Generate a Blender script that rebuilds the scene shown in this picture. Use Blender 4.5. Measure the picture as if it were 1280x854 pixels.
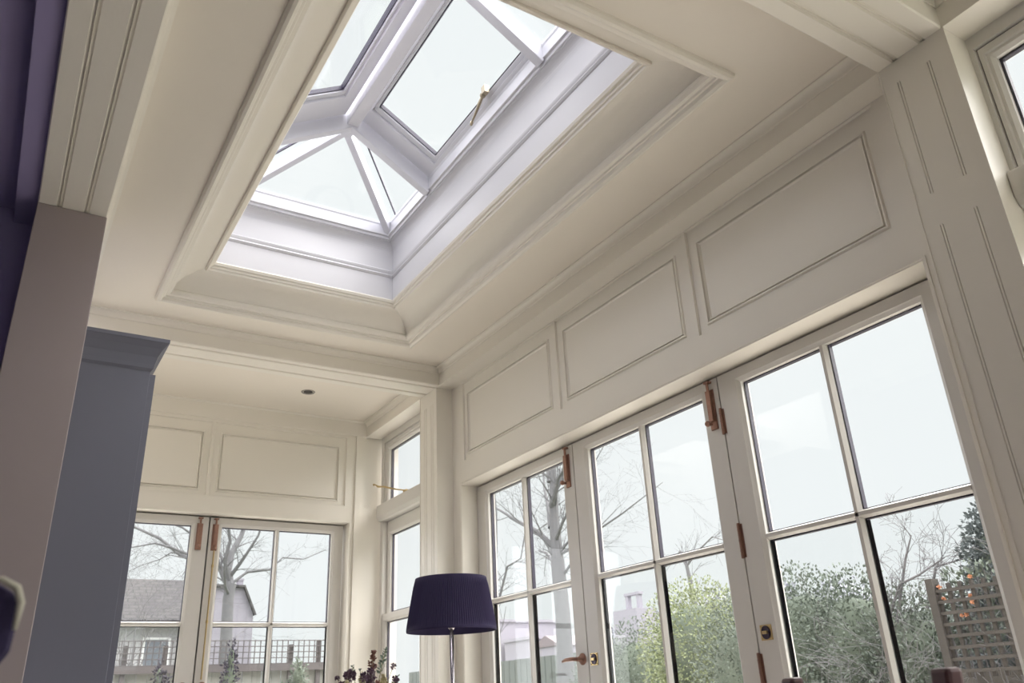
import bpy, bmesh, math, random
from mathutils import Vector, Matrix
random.seed(7)
for o in list(bpy.data.objects): bpy.data.objects.remove(o)
scene = bpy.context.scene
COL = scene.collection
H = 1.02          # camera height; the floor is z = 0

# ------------------------------------------------------------------ camera
def look(yaw, pitch, roll):
    ca, sa, cp, sp = math.cos(yaw), math.sin(yaw), math.cos(pitch), math.sin(pitch)
    fwd = Vector((-sa*cp, ca*cp, sp)); right = Vector((ca, sa, 0)); up = right.cross(fwd)
    cr, sr = math.cos(roll), math.sin(roll)
    return cr*right + sr*up, -sr*right + cr*up, fwd
cam_data = bpy.data.cameras.new('camera'); cam = bpy.data.objects.new('camera', cam_data); COL.objects.link(cam)
r_, u_, f_ = look(-0.56988222, 0.4143328, -0.04904976)
m = Matrix.Identity(4)
for i in range(3):
    m[i][0] = r_[i]; m[i][1] = u_[i]; m[i][2] = -f_[i]
m[0][3] = 0; m[1][3] = 0; m[2][3] = H
cam.matrix_world = m
cam_data.sensor_width = 36; cam_data.lens = 36*1017.694/1280
cam_data.clip_start = 0.02; cam_data.clip_end = 300
cam_data.dof.use_dof = True; cam_data.dof.focus_distance = 3.2; cam_data.dof.aperture_fstop = 5.6
scene.camera = cam

# ------------------------------------------------------------------ sky, daylight, exposure
W = bpy.data.worlds.new('overcast_sky'); scene.world = W; W.use_nodes = True
bg = W.node_tree.nodes['Background']
bg.inputs[0].default_value = (0.945, 0.985, 0.995, 1); bg.inputs[1].default_value = 0.985
def sun(name, direction, energy, angle, color):
    d = bpy.data.lights.new(name, 'SUN'); d.energy = energy; d.angle = angle; d.color = color
    o = bpy.data.objects.new(name, d); COL.objects.link(o)
    o.rotation_euler = Vector(direction).to_track_quat('-Z', 'Y').to_euler(); return o
sun('hazy_sun', (-0.50, 0.14, -0.85), 11.6, math.radians(90), (1.0, 0.965, 0.94))
sun('sky_fill', (0.62, 0.0, -1), 8.0, math.radians(150), (1.0, 0.97, 1.0))  # extra wide sun lamp, added to brighten the right side of the lantern
vs = scene.view_settings
vs.view_transform = 'Standard'; vs.look = 'None'; vs.gamma = 1; vs.exposure = 0.0
vs.use_curve_mapping = False

# ------------------------------------------------------------------ materials
MATS = {}
def mat(name, col, rough=0.5, metal=0.0, bump=0.0, bscale=40, var=0.0, vscale=6, spec=0.5):
    if name in MATS: return MATS[name]
    M = bpy.data.materials.new(name); M.use_nodes = True; nt = M.node_tree
    b = nt.nodes['Principled BSDF']
    b.inputs['Base Color'].default_value = (*col, 1); b.inputs['Roughness'].default_value = rough
    b.inputs['Metallic'].default_value = metal; b.inputs['Specular IOR Level'].default_value = spec
    tc = nt.nodes.new('ShaderNodeTexCoord')
    if var > 0:
        n = nt.nodes.new('ShaderNodeTexNoise'); n.inputs['Scale'].default_value = vscale; n.inputs['Detail'].default_value = 4
        nt.links.new(tc.outputs['Object'], n.inputs['Vector'])
        mx = nt.nodes.new('ShaderNodeMixRGB')
        mx.inputs[1].default_value = (*[c*(1-var) for c in col], 1)
        mx.inputs[2].default_value = (*[min(1, c*(1+var)) for c in col], 1)
        nt.links.new(n.outputs['Fac'], mx.inputs[0]); nt.links.new(mx.outputs[0], b.inputs['Base Color'])
    if bump > 0:
        n2 = nt.nodes.new('ShaderNodeTexNoise'); n2.inputs['Scale'].default_value = bscale; n2.inputs['Detail'].default_value = 3
        nt.links.new(tc.outputs['Object'], n2.inputs['Vector'])
        bp = nt.nodes.new('ShaderNodeBump'); bp.inputs['Strength'].default_value = bump; bp.inputs['Distance'].default_value = 0.01
        nt.links.new(n2.outputs['Fac'], bp.inputs['Height']); nt.links.new(bp.outputs[0], b.inputs['Normal'])
    MATS[name] = M; return M
cream = mat('cream_eggshell_paint', (0.865, 0.825, 0.745), 0.38, bump=0.03, bscale=90)
ceilp = mat('ceiling_emulsion', (0.87, 0.815, 0.725), 0.8, bump=0.02, bscale=120)
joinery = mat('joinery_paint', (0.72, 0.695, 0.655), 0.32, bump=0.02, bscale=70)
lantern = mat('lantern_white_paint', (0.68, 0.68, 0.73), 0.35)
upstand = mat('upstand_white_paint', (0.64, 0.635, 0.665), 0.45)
gask = mat('dark_gasket', (0.035, 0.03, 0.055), 0.5)
copper = mat('aged_copper', (0.33, 0.19, 0.145), 0.42, 0.7, var=0.25, vscale=60)
brass = mat('polished_brass', (0.62, 0.47, 0.24), 0.28, 0.85)
chrome = mat('brushed_steel', (0.45, 0.42, 0.45), 0.25, 0.95)
slate = mat('slate_blue_paint', (0.165, 0.172, 0.225), 0.55, bump=0.03)
navyfab = mat('navy_fabric', (0.030, 0.022, 0.070), 0.9, bump=0.1, bscale=300)
darkroom = mat('navy_room_shade', (0.33, 0.29, 0.50), 0.7)  # unlit house interior: its shade is put into the navy colour
postp = mat('post_shade_taupe', (0.40, 0.345, 0.35), 0.5, bump=0.02)  # the post's shade is put into this darker colour
floorm = mat('pale_floor', (0.50, 0.46, 0.40), 0.4, var=0.12, vscale=3)
darkwood = mat('dark_stained_wood', (0.10, 0.045, 0.05), 0.4, var=0.3, vscale=12)
piping = mat('pale_piping', (0.62, 0.60, 0.50), 0.6)
plaster = mat('outer_render', (.38, .375, .38), .8)

def glass_mat():
    M = bpy.data.materials.new('window_glass'); M.use_nodes = True; nt = M.node_tree
    nt.nodes.remove(nt.nodes['Principled BSDF']); out = nt.nodes['Material Output']
    t = nt.nodes.new('ShaderNodeBsdfTransparent'); t.inputs[0].default_value = (0.985, 0.99, 0.988, 1)
    g = nt.nodes.new('ShaderNodeBsdfGlossy'); g.inputs['Roughness'].default_value = 0.02
    lw = nt.nodes.new('ShaderNodeLayerWeight'); lw.inputs[0].default_value = 0.5
    pw = nt.nodes.new('ShaderNodeMath'); pw.operation = 'POWER'; pw.inputs[1].default_value = 5
    nt.links.new(lw.outputs['Facing'], pw.inputs[0])
    fr = nt.nodes.new('ShaderNodeMath'); fr.operation = 'MULTIPLY_ADD'; fr.inputs[1].default_value = 0.6; fr.inputs[2].default_value = 0.02
    nt.links.new(pw.outputs[0], fr.inputs[0])
    mx = nt.nodes.new('ShaderNodeMixShader')
    nt.links.new(fr.outputs[0], mx.inputs[0]); nt.links.new(t.outputs[0], mx.inputs[1]); nt.links.new(g.outputs[0], mx.inputs[2])
    nt.links.new(mx.outputs[0], out.inputs[0]); return M
glass = glass_mat()

def plank_mat(name, c1, c2, wx, wy, rough=0.6, mortar=0.01, mc=None, rot=False, obj=True):
    M = bpy.data.materials.new(name); M.use_nodes = True; nt = M.node_tree; b = nt.nodes['Principled BSDF']
    b.inputs['Roughness'].default_value = rough; b.inputs['Specular IOR Level'].default_value = 0.2
    tc = nt.nodes.new('ShaderNodeTexCoord'); mp = nt.nodes.new('ShaderNodeMapping')
    if rot: mp.inputs['Rotation'].default_value = rot
    br = nt.nodes.new('ShaderNodeTexBrick'); br.inputs['Scale'].default_value = 1
    br.inputs['Brick Width'].default_value = wx; br.inputs['Row Height'].default_value = wy
    br.inputs['Mortar Size'].default_value = mortar; br.inputs['Color1'].default_value = (*c1, 1); br.inputs['Color2'].default_value = (*c2, 1)
    br.inputs['Mortar'].default_value = (*(mc or [c*0.5 for c in c1]), 1)
    nt.links.new(tc.outputs['Object'], mp.inputs[0]); nt.links.new(mp.outputs[0], br.inputs['Vector'])
    nt.links.new(br.outputs['Color'], b.inputs['Base Color']); return M

# ------------------------------------------------------------------ mesh helpers
def finish(name, bm, material, parent=None, smooth=False, bevel=0):
    bmesh.ops.recalc_face_normals(bm, faces=bm.faces[:])
    me = bpy.data.meshes.new(name); bm.to_mesh(me); bm.free()
    me.materials.append(material)
    if smooth:
        for p in me.polygons: p.use_smooth = True
    o = bpy.data.objects.new(name, me); COL.objects.link(o)
    if parent: o.parent = parent
    if bevel:
        md = o.modifiers.new('bevel', 'BEVEL'); md.width = bevel; md.segments = 2; md.limit_method = 'ANGLE'
    return o
def tag(o, label, cat, group=None):
    o['label'] = label; o['category'] = cat
    if group: o['group'] = group
    return o
def struct(o): o['kind'] = 'structure'; return o
def empty(name, loc=(0, 0, 0), rz=0):
    o = bpy.data.objects.new(name, None); COL.objects.link(o); o.location = loc; o.rotation_euler = (0, 0, rz)
    o.empty_display_size = 0.1; return o
def thing(name, label, cat, loc=(0, 0, 0), rz=0, group=None): return tag(empty(name, loc, rz), label, cat, group)
def box(bm, x0, x1, y0, y1, z0, z1):
    v = [bm.verts.new((x, y, z)) for x in (x0, x1) for y in (y0, y1) for z in (z0, z1)]
    for f in ((0,1,3,2),(4,6,7,5),(0,4,5,1),(2,3,7,6),(0,2,6,4),(1,5,7,3)): bm.faces.new([v[i] for i in f])
def boxes(name, lst, material, parent=None, bevel=0):
    bm = bmesh.new()
    for b in lst: box(bm, *b)
    return finish(name, bm, material, parent, bevel=bevel)
def prism(bm, prof, axis, a, b):
    """extrude a closed 2D profile along an axis; profile coords are the two other axes in order"""
    def P(p, t):
        if axis == 'x': return (t, p[0], p[1])
        if axis == 'y': return (p[0], t, p[1])
        return (p[0], p[1], t)
    A = [bm.verts.new(P(p, a)) for p in prof]; B = [bm.verts.new(P(p, b)) for p in prof]
    n = len(prof)
    for i in range(n): bm.faces.new((A[i], A[(i+1) % n], B[(i+1) % n], B[i]))
    bm.faces.new(A[::-1]); bm.faces.new(B)
def sweep(bm, loops, plane, closed=True, cap=False):
    """loops: (rect(a0,a1,b0,b1), depth) -> mitred rectangular moulding"""
    def P(a, b, v):
        if plane == 'xy': return (a, b, v)
        if plane == 'xz': return (a, v, b)
        return (v, a, b)
    R = []
    for (a0, a1, b0, b1), v in loops:
        R.append([bm.verts.new(P(*q, v)) for q in ((a0, b0), (a1, b0), (a1, b1), (a0, b1))])
    n = len(R)
    for i in range(n if closed else n-1):
        A, B = R[i], R[(i+1) % n]
        for j in range(4): bm.faces.new((A[j], A[(j+1) % 4], B[(j+1) % 4], B[j]))
    if cap: bm.faces.new(R[-1])
def ins(r, d): return (r[0]+d, r[1]-d, r[2]+d, r[3]-d)
def tube(bm, pts, radii, seg=8, caps=True):
    pts = [Vector(p) for p in pts]; rings = []
    if not hasattr(radii, '__len__'): radii = [radii]*len(pts)
    prev = None
    for i, p in enumerate(pts):
        t = (pts[min(i+1, len(pts)-1)] - pts[max(i-1, 0)])
        if t.length < 1e-9: t = Vector((0, 0, 1))
        t.normalize()
        if prev is None:
            prev = t.orthogonal().normalized()
        n = (prev - t*prev.dot(t))
        if n.length < 1e-6: n = t.orthogonal()
        n.normalize(); prev = n; b = t.cross(n)
        rings.append([bm.verts.new(p + radii[i]*(math.cos(2*math.pi*k/seg)*n + math.sin(2*math.pi*k/seg)*b)) for k in range(seg)])
    for A, B in zip(rings, rings[1:]):
        for k in range(seg): bm.faces.new((A[k], A[(k+1) % seg], B[(k+1) % seg], B[k]))
    if caps and seg > 2:
        bm.faces.new(rings[0][::-1]); bm.faces.new(rings[-1])
def lathe(bm, prof, c=(0, 0, 0), seg=32, closed=False):
    R = []
    for r, z in prof:
        R.append([bm.verts.new((c[0]+r*math.cos(2*math.pi*k/seg), c[1]+r*math.sin(2*math.pi*k/seg), c[2]+z)) for k in range(seg)])
    n = len(R)
    for i in range(n if closed else n-1):
        A, B = R[i], R[(i+1) % n]
        for k in range(seg): bm.faces.new((A[k], A[(k+1) % seg], B[(k+1) % seg], B[k]))
    if not closed:
        bm.faces.new(R[0][::-1]); bm.faces.new(R[-1])
def ball(bm, c, r, seg=10, sc=(1, 1, 1)):
    mt = Matrix.Translation(c) @ Matrix.Diagonal((r*sc[0], r*sc[1], r*sc[2], 1))
    bmesh.ops.create_uvsphere(bm, u_segments=seg, v_segments=max(6, seg//2+2), radius=1, matrix=mt)

# ------------------------------------------------------------------ key dimensions (metres)
CZ = 2.79          # bay ceiling
BZ = 2.687         # underside of beams and cornice
FX = 1.995         # face of right cornice and pilasters
WX = 2.095         # face of right wall
LX = 2.20          # inner face of the door leaves
HEAD = 2.108       # head of doors
FY = 5.0           # face of far wall
RO = (0.415, 1.715, 1.30, 3.68)    # opening moulding outer edge on the ceiling

# ------------------------------------------------------------------ floor, ceilings
bm = bmesh.new(); box(bm, -3.4, 1.05, -2.6, 3.1, -0.12, 0.0); box(bm, -.5, 2.4, 3.1, 5.15, -.12, 0); struct(finish('floor_dimmer', bm, mat('dark_bounce_floor', (.17, .155, .15), .6, var=.3, vscale=4)))  # unseen dark floor area, added to dim the ceiling and beam on the left
bm = bmesh.new(); box(bm, 1.05, 2.4, -2.6, 3.1, -0.12, 0.0)
struct(finish('floor', bm, plank_mat('pale_oak_boards', (0.74, 0.67, 0.59), (0.69, 0.62, 0.54), 1.6, 0.16, 0.4, 0.004, (0.2, 0.17, 0.14))))
# ceiling slab with the lantern hole, and its moulding, cove and upstand swept round the hole
bm = bmesh.new()
x0, x1, y0, y1 = ins(RO, 0.03)
T = 3.0
for b in ((0.02, x0, -2.4, FY+0.05), (x1, 2.3, -2.4, FY+0.05), (x0, x1, -2.4, y0), (x0, x1, y1, FY+0.05)):
    box(bm, b[0], b[1], b[2], b[3], CZ, T)
struct(finish('ceiling', bm, ceilp))
# profile: outer moulding proud of the ceiling, then cove rising inward to the inner moulding
def cove():
    L = [(RO, CZ+0.02), (RO, CZ), (ins(RO, .002), CZ-.010), (ins(RO, .008), CZ-.018), (ins(RO, .018), CZ-.021), (ins(RO, .028), CZ-.015), (ins(RO, .032), CZ-.003),
         (ins(RO, .040), CZ-.003), (ins(RO, .043), CZ+.004), (ins(RO, .056), CZ+.006), (ins(RO, .064), CZ+.016), (ins(RO, .066), CZ+.026), (ins(RO, .060), CZ+.034)]
    n = 12
    for i in range(n+1):
        a = (math.pi/2)*i/n
        L.append((ins(RO, .060+0.118*(.6*(1-math.cos(a))+.4*i/n)), CZ+.034+.080*(.6*math.sin(a)+.4*i/n)))
    return L
bm = bmesh.new(); L = cove(); sweep(bm, L, 'xy', closed=False)
struct(finish('trim_1', bm, cream))
# inner moulding, upstand panels, mid bead, cornice ledge
bm = bmesh.new()
zi = CZ + .114; b0 = .178
L = [(ins(RO, b0-.003), zi+.012), (ins(RO, b0-.002), zi-.012), (ins(RO, b0+.003), zi-.017), (ins(RO, b0+.010), zi-.015), (ins(RO, b0+.012), zi-.005), (ins(RO, b0+.019), zi-.003),
     (ins(RO, b0+.021), zi+.007), (ins(RO, b0+.029), zi+.009), (ins(RO, b0+.034), zi+.020), (ins(RO, b0+.030), zi+.026)]
sweep(bm, L, 'xy', closed=False); struct(finish('trim_2', bm, cream))
UP = ins(RO, b0+.030)     # upstand face
bm = bmesh.new()
zm = H + 2.055
L = [(UP, zi+.02), (UP, zm-.022), (ins(UP, .004), zm-.020), (ins(UP, .010), zm-.012), (ins(UP, .006), zm-.004), (ins(UP, .010), zm+.004), (ins(UP, .012), zm+.012), (ins(UP, .004), zm+.020), (UP, zm+.022),
     (UP, H+2.190)]
n = 6
for i in range(1, n+1):
    a = math.pi/2*i/n; L.append((ins(UP, .034*(1-math.cos(a))), H+2.190+.04*math.sin(a)))
LED = ins(UP, .042)
L += [(ins(UP, .034), H+2.234), (LED, H+2.234), (ins(LED, .001), H+2.248), (ins(LED, .011), H+2.250), (ins(LED, .011), H+2.256), (ins(LED, -.03), H+2.256)]
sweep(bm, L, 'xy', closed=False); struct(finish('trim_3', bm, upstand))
# outer skin of the upstand so daylight only comes through the glass
bm = bmesh.new(); sweep(bm, [(ins(RO, .0), CZ+.02), (ins(RO, -.05), CZ+.1), (ins(RO, -.05), H+2.25), (ins(RO, .19), H+2.30)], 'xy', closed=False)
struct(finish('trim_4', bm, plaster))

# ------------------------------------------------------------------ roof lantern (window_1)
win1 = struct(empty('window_1', (0, 0, H+2.30)))
ER = ins(LED, .010)
EX0, EX1, EY0, EY1 = ins(ER, -.04)
CXm = (EX0+EX1)/2; RISE = 0.262
AY1 = EY1-(EX1-CXm); AY0 = EY0+(EX1-CXm)
e = [Vector((EX0, EY0, 0)), Vector((EX1, EY0, 0)), Vector((EX1, EY1, 0)), Vector((EX0, EY1, 0))]
A0, A1 = Vector((CXm, AY0, RISE)), Vector((CXm, AY1, RISE))
def bar(bm, p, q, w, d, up=None, lift=0.0):
    """rectangular bar from p to q: width w, depth d hanging down from its top line"""
    t = (q-p).normalized(); s = t.cross(Vector((0, 0, 1))).normalized(); n = s.cross(t).normalized()
    if n.z < 0: n = -n
    vs = []
    for P in (p, q):
        for a, b in ((-w/2, lift-d), (w/2, lift-d), (w/2*.999, lift), (-w/2*.999, lift)):
            vs.append(bm.verts.new(P + s*a + n*b))
    for f in ((0,1,5,4),(1,2,6,5),(2,3,7,6),(3,0,4,7),(0,3,2,1),(4,5,6,7)): bm.faces.new([vs[i] for i in f])
def barobj(name, p, q, w, d, parent, lift=0.0, bevel=.004, m=lantern):
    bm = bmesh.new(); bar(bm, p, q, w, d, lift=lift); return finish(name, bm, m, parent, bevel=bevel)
barobj('ridge_beam', A0+Vector((0, -.012, 0)), A1+Vector((0, .012, 0)), .056, .082, win1)
for i, A in ((2, A1), (3, A1), (0, A0), (1, A0)): barobj('hip_rafter', e[i], A, .034, .062, win1)
RF1, RF0 = AY1-.065, AY0+.022
def on_slope(x, y, dz=0.0): return Vector((x, y, RISE*(1-abs(x-CXm)/(EX1-CXm))+dz))
for y in (RF0, RF1):
    for s in (-1, 1): barobj('rafter', on_slope(CXm+s*(EX1-CXm), y), on_slope(CXm+s*.02, y), .042, .078, win1)
# eaves frame: vertical inner lining with a sill carrying the glass
bm = bmesh.new()
sweep(bm, [(ins(ER, -.045), -.046), (ins(ER, 0), -.046), (ins(ER, 0), .004), (ins(ER, .004), .012), (ins(ER, .004), .022), (ins(ER, -.045), .022)], 'xy')
finish('eaves_frame', bm, lantern, win1)
def plane_pts(pts, off):
    n = (pts[1]-pts[0]).cross(pts[2]-pts[0]).normalized()
    if n.z < 0: n = -n
    return [p + n*off for p in pts], n
def slab(name, pts, th, m, parent):
    lo, n = plane_pts(pts, 0); hi = [p + n*th for p in lo]
    bm = bmesh.new(); a = [bm.verts.new(p) for p in lo]; b = [bm.verts.new(p) for p in hi]; k = len(a)
    for i in range(k): bm.faces.new((a[i], a[(i+1) % k], b[(i+1) % k], b[i]))
    bm.faces.new(a[::-1]); bm.faces.new(b); return finish(name, bm, m, parent)
def polyring(name, pts, wid, th, m, parent, base=0.0, bevel=0):
    """frame of width wid following a polygon, thickness th"""
    pts0, n = plane_pts(pts, base); k = len(pts0); inner = []
    W_ = wid if hasattr(wid, '__len__') else [wid]*k      # one width per edge, edge i runs from point i to i+1
    for i in range(k):
        p, a, b = pts0[i], (pts0[i-1]-pts0[i]).normalized(), (pts0[(i+1) % k]-pts0[i]).normalized()
        sn = max(.2, a.cross(b).length)
        inner.append(p + a*(W_[i]/sn) + b*(W_[i-1]/sn))
    bm = bmesh.new()
    L = [[bm.verts.new(q) for q in ring] for ring in (pts0, inner, [q+n*th for q in inner], [q+n*th for q in pts0])]
    for i in range(4):
        A, B = L[i], L[(i+1) % 4]
        for j in range(k): bm.faces.new((A[j], A[(j+1) % k], B[(j+1) % k], B[j]))
    finish(name, bm, m, parent, bevel=bevel)
    return inner
G = .004
for tri in ((e[2], e[3], A1), (e[1], e[0], A0)):
    up = Vector((0, 0, G)); p = slab('glass_pane', [q+up for q in tri], .006, glass, win1)
for X in (EX0, EX1):
    for A, Ey, ry in ((A1, EY1, RF1), (A0, EY0, RF0)):
        pl = [Vector((X, Ey, 0)), on_slope(X, ry), on_slope(CXm, ry), A]
        pl = [q+Vector((0, 0, G)) for q in pl]
        p = slab('glass_pane', pl, .006, glass, win1)
        hd = (A-pl[0]).normalized(); side = Vector((0, ry-Ey, 0)).normalized()
        off = side*.085
        bm = bmesh.new(); bar(bm, pl[0]+off+hd*.02, A+off*.98-hd*.10, .007, .010, lift=.016); finish('gasket', bm, gask, p)
vents = []
for s, X in ((1, EX1), (-1, EX0)):
    ya, yb = RF0+.022, RF1-.022
    q = [on_slope(X-s*.012, ya), on_slope(X-s*.012, yb), on_slope(CXm+s*.036, yb), on_slope(CXm+s*.036, ya)]
    q = [p+Vector((0, 0, -.012)) for p in q]
    d = (q[2]-q[1]).normalized()
    polyring('gasket', q, .004, .01, gask, win1, base=.014)
    c = sum(q, Vector())/4; q2 = [p + (c-p).normalized()*.004 for p in q]
    vf = empty('vent_sash'); vf.parent = win1
    in1 = polyring('sash_frame', q2, (.054, .095, .020, .014) if s > 0 else (.060, .150, .066, .014), .034, lantern, vf, base=0.0, bevel=.003)
    in2 = polyring('glazing_bead', in1, (.020, .030, .014, .010), .020, lantern, vf, base=.012, bevel=.002)
    in3 = polyring('gasket', in2, .005, .02, gask, vf, base=.008)
    slab('glass_pane', plane_pts(in2, .010)[0], .005, glass, vf)
    vents.append((vf, q2, d))
# window winder on the right vent: plate, swivel and folding handle
vf, q2, d = vents[0]
wm = empty('window_winder'); wm.parent = vf
P0 = on_slope(EX1-.092, 2.335, -.006)
bm = bmesh.new(); box(bm, P0.x-.010, P0.x+.012, P0.y-.045, P0.y-.018, P0.z-.026, P0.z+.01)
ball(bm, (P0.x, P0.y-.012, P0.z-.022), .013, 12)
tube(bm, [(P0.x, P0.y-.012, P0.z-.022), (P0.x-.003, P0.y+.01, P0.z-.045), (P0.x-.002, P0.y+.045, P0.z-.07), (P0.x, P0.y+.085, P0.z-.092)], [.006, .008, .006, .004], 8)
tube(bm, [(P0.x, P0.y+.085, P0.z-.092), (P0.x+.004, P0.y+.100, P0.z-.094)], [.007, .007], 8)
o = finish('winder_handle', bm, mat('antique_brass', (.34, .29, .21), .4, .7), vf); o['label'] = 'brass winder handle'; bpy.data.objects.remove(wm)

# ------------------------------------------------------------------ beams and cornices
def soffit_profile(a0, a1, grooves, z0=BZ, z1=CZ, gw=.012, gd=.006, bead=.004):
    P = [(a0, z1), (a0, z0+bead), (a0+bead, z0)]
    for g in sorted(grooves):
        P += [(g-gw/2-.004, z0), (g-gw/2, z0+gd), (g-.001, z0+gd), (g, z0-.001), (g+.001, z0+gd), (g+gw/2, z0+gd), (g+gw/2+.004, z0)]
    P += [(a1-bead, z0), (a1, z0+bead), (a1, z1)]
    return P
def crown(bm, axis, a, b, at, sgn, z=CZ, w=.030, h=.034):
    """cove moulding under a ceiling; at = face coordinate, sgn = direction into the room"""
    pr = [(at, z), (at, z-h), (at+sgn*.004, z-h), (at+sgn*.006, z-h+.004)]
    for i in range(6):
        t = math.pi/2*i/5; pr.append((at+sgn*(.006+(w-.012)*(1-math.cos(t))), z-h+.006+(h-.012)*math.sin(t)))
    pr += [(at+sgn*w, z-.005), (at+sgn*w, z)]
    prism(bm, pr, axis, a, b)
# near beam (runs across the room)
bm = bmesh.new(); prism(bm, soffit_profile(.808, 1.015, [.868, .955]), 'x', -.09, 2.16); crown(bm, 'x', .129, FX, 1.015, 1); crown(bm, 'x', -.09, FX, .808, -1)
struct(finish('trim_5', bm, cream))
# left beam (runs along the room)
bm = bmesh.new(); prism(bm, soffit_profile(-.092, .129, [-.025, .060]), 'y', -2.4, 3.12); crown(bm, 'y', 1.015, 3.91, .129, 1)
struct(finish('trim_6', bm, cream))
# far beam
bm = bmesh.new(); prism(bm, soffit_profile(3.91, 4.135, [3.955, 4.075]), 'x', -.4, 2.16); crown(bm, 'x', .129, FX, 3.91, -1); crown(bm, 'x', -.4, FX, 4.135, 1)
struct(finish('trim_7', bm, cream))
# right cornice: runs the full length
bm = bmesh.new()
for a, b in ((1.015, 3.91), (4.135, FY), (-2.4, .808)):
    prism(bm, [(FX, CZ), (FX, BZ+.004), (FX+.004, BZ), (WX+.06, BZ), (WX+.06, CZ)], 'y', a, b); crown(bm, 'y', a, b, FX, -1); box(bm, FX-.0025, FX+.004, a, b, BZ-.0015, BZ+.0045)
struct(finish('trim_8', bm, cream))
# far wall cornice
bm = bmesh.new(); crown(bm, 'x', -.4, FX, FY, -1)
prism(bm, [(FY-.012, CZ), (FY-.012, BZ+.004), (FY-.009, BZ), (FY+.02, BZ), (FY+.02, CZ)], 'x', -.4, FX+.02)
struct(finish('trim_9', bm, cream))

# ------------------------------------------------------------------ panelled walls
def panel_cell(bm, cell, rec, bead, plane, face, sgn):
    """one framed and beaded panel; sgn = direction into the wall"""
    d = lambda v: face + sgn*v
    L = [(cell, d(0)), (rec, d(0)), (ins(rec, .003), d(.010)), (ins(bead, -.013), d(.010)), (ins(bead, -.009), d(.003)), (ins(bead, -.004), d(.003)), (ins(bead, -.002), d(.014)), (ins(bead, .002), d(.014)), (ins(bead, .004), d(.005)), (ins(bead, .010), d(.012))]
    sweep(bm, L, plane, closed=False, cap=True)
def quad(bm, plane, r, face):
    P = {'yz': lambda a, b: (face, a, b), 'xz': lambda a, b: (a, face, b)}[plane]
    bm.faces.new([bm.verts.new(P(*q)) for q in ((r[0], r[2]), (r[1], r[2]), (r[1], r[3]), (r[0], r[3]))])
bm = bmesh.new()
zt, zb = BZ+.0, 2.232
cells = [((1.09, 1.98), (1.112, 1.972), (1.172, 1.917)), ((1.98, 2.895), (1.990, 2.885), (2.057, 2.826)), ((2.895, 3.85), (2.905, 3.815), (2.965, 3.768))]
for c, r, b in cells:
    panel_cell(bm, (*c, zb-.002, zt), (*r, zb, zt-.004), (*b, 2.272, 2.604), 'yz', WX, 1)
quad(bm, 'yz', (1.0, 1.09, HEAD, zt), WX); quad(bm, 'yz', (3.85, 3.96, 2.23, zt), WX); box(bm, WX, WX+.2, 3.85, 3.96, HEAD, 2.23)
# plain rail over the doors (a box gives the reveal head) and the jambs
box(bm, WX, WX+.20, 1.09, 3.85, HEAD, zb-.002); box(bm, WX, WX+.20, 1.0, 1.09, 0, HEAD); box(bm, WX, WX+.20, 3.87, 3.96, 0, HEAD)
box(bm, WX+.02, WX+.20, 1.0, 3.96, zb-.002, 3.0)
# a fine arris moulding round the opening
r = (1.078, 3.862, -.02, HEAD+.012); sweep(bm, [(r, WX+.001), (r, WX-.0035), (ins(r, .006), WX-.0035), (ins(r, .009), WX+.001)], 'yz')
struct(finish('wall_right', bm, cream))
# near pilaster with paired grooves (projects to the cornice line)
def grooved_face(bm, y0, y1, z0, z1, grooves, x, pairs=True):
    """flat face at x (facing -x) cut by vertical V grooves between given heights"""
    ys = [y0]; 
    for g in grooves: ys += [g-.005, g-.0035, g-.002, g+.002, g+.0035, g+.005]
    ys += [y1]; ys = sorted(ys)
    zs = sorted(set([z0, z1] + [q for seg in SEG for q in seg]))
    V = {}
    def vert(i, z):
        y = ys[i]; dx = 0
        if any(a < z < b for a, b in SEG):
            for g in grooves:
                if abs(abs(y-g)-.0035) < 1e-5: dx = .004
        return (x+dx, y, z)
    zz = []
    for z in zs: zz += [z-.0015, z+.0015] if z not in (z0, z1) else [z]
    for a, b in zip(zz, zz[1:]):
        for i in range(len(ys)-1):
            bm.faces.new([bm.verts.new(vert(*q)) for q in ((i, a), (i+1, a), (i+1, b), (i, b))])
SEG = [(1.24, 2.13), (2.23, 2.615)]
bm = bmesh.new(); grooved_face(bm, .806, 1.012, 0, BZ, [.868, .962], FX)
box(bm, FX+.006, 2.30, .806, 1.012, 0, BZ)
quad(bm, 'xz', (FX, FX+.006, 0, BZ), .806); quad(bm, 'xz', (FX, FX+.006, 0, BZ), 1.012)
for y in (.806, 1.012): box(bm, FX-.0025, FX+.003, y-.0025, y+.0025, 0, BZ)
bmesh.ops.remove_doubles(bm, verts=bm.verts[:], dist=1e-5)
struct(finish('trim_10', bm, cream))
SEG = [(1.0, 2.60)]
bm = bmesh.new(); grooved_face(bm, 3.945, 4.155, 0, BZ, [3.99, 4.015, 4.075, 4.10], FX)
box(bm, FX+.006, 2.30, 3.945, 4.155, 0, BZ)
quad(bm, 'xz', (FX, FX+.006, 0, BZ), 3.945); quad(bm, 'xz', (FX, FX+.006, 0, BZ), 4.155)
for y in (3.945, 4.155): box(bm, FX-.0025, FX+.003, y-.0025, y+.0025, 0, BZ)
bmesh.ops.remove_doubles(bm, verts=bm.verts[:], dist=1e-5)
struct(finish('trim_11', bm, cream))
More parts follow.
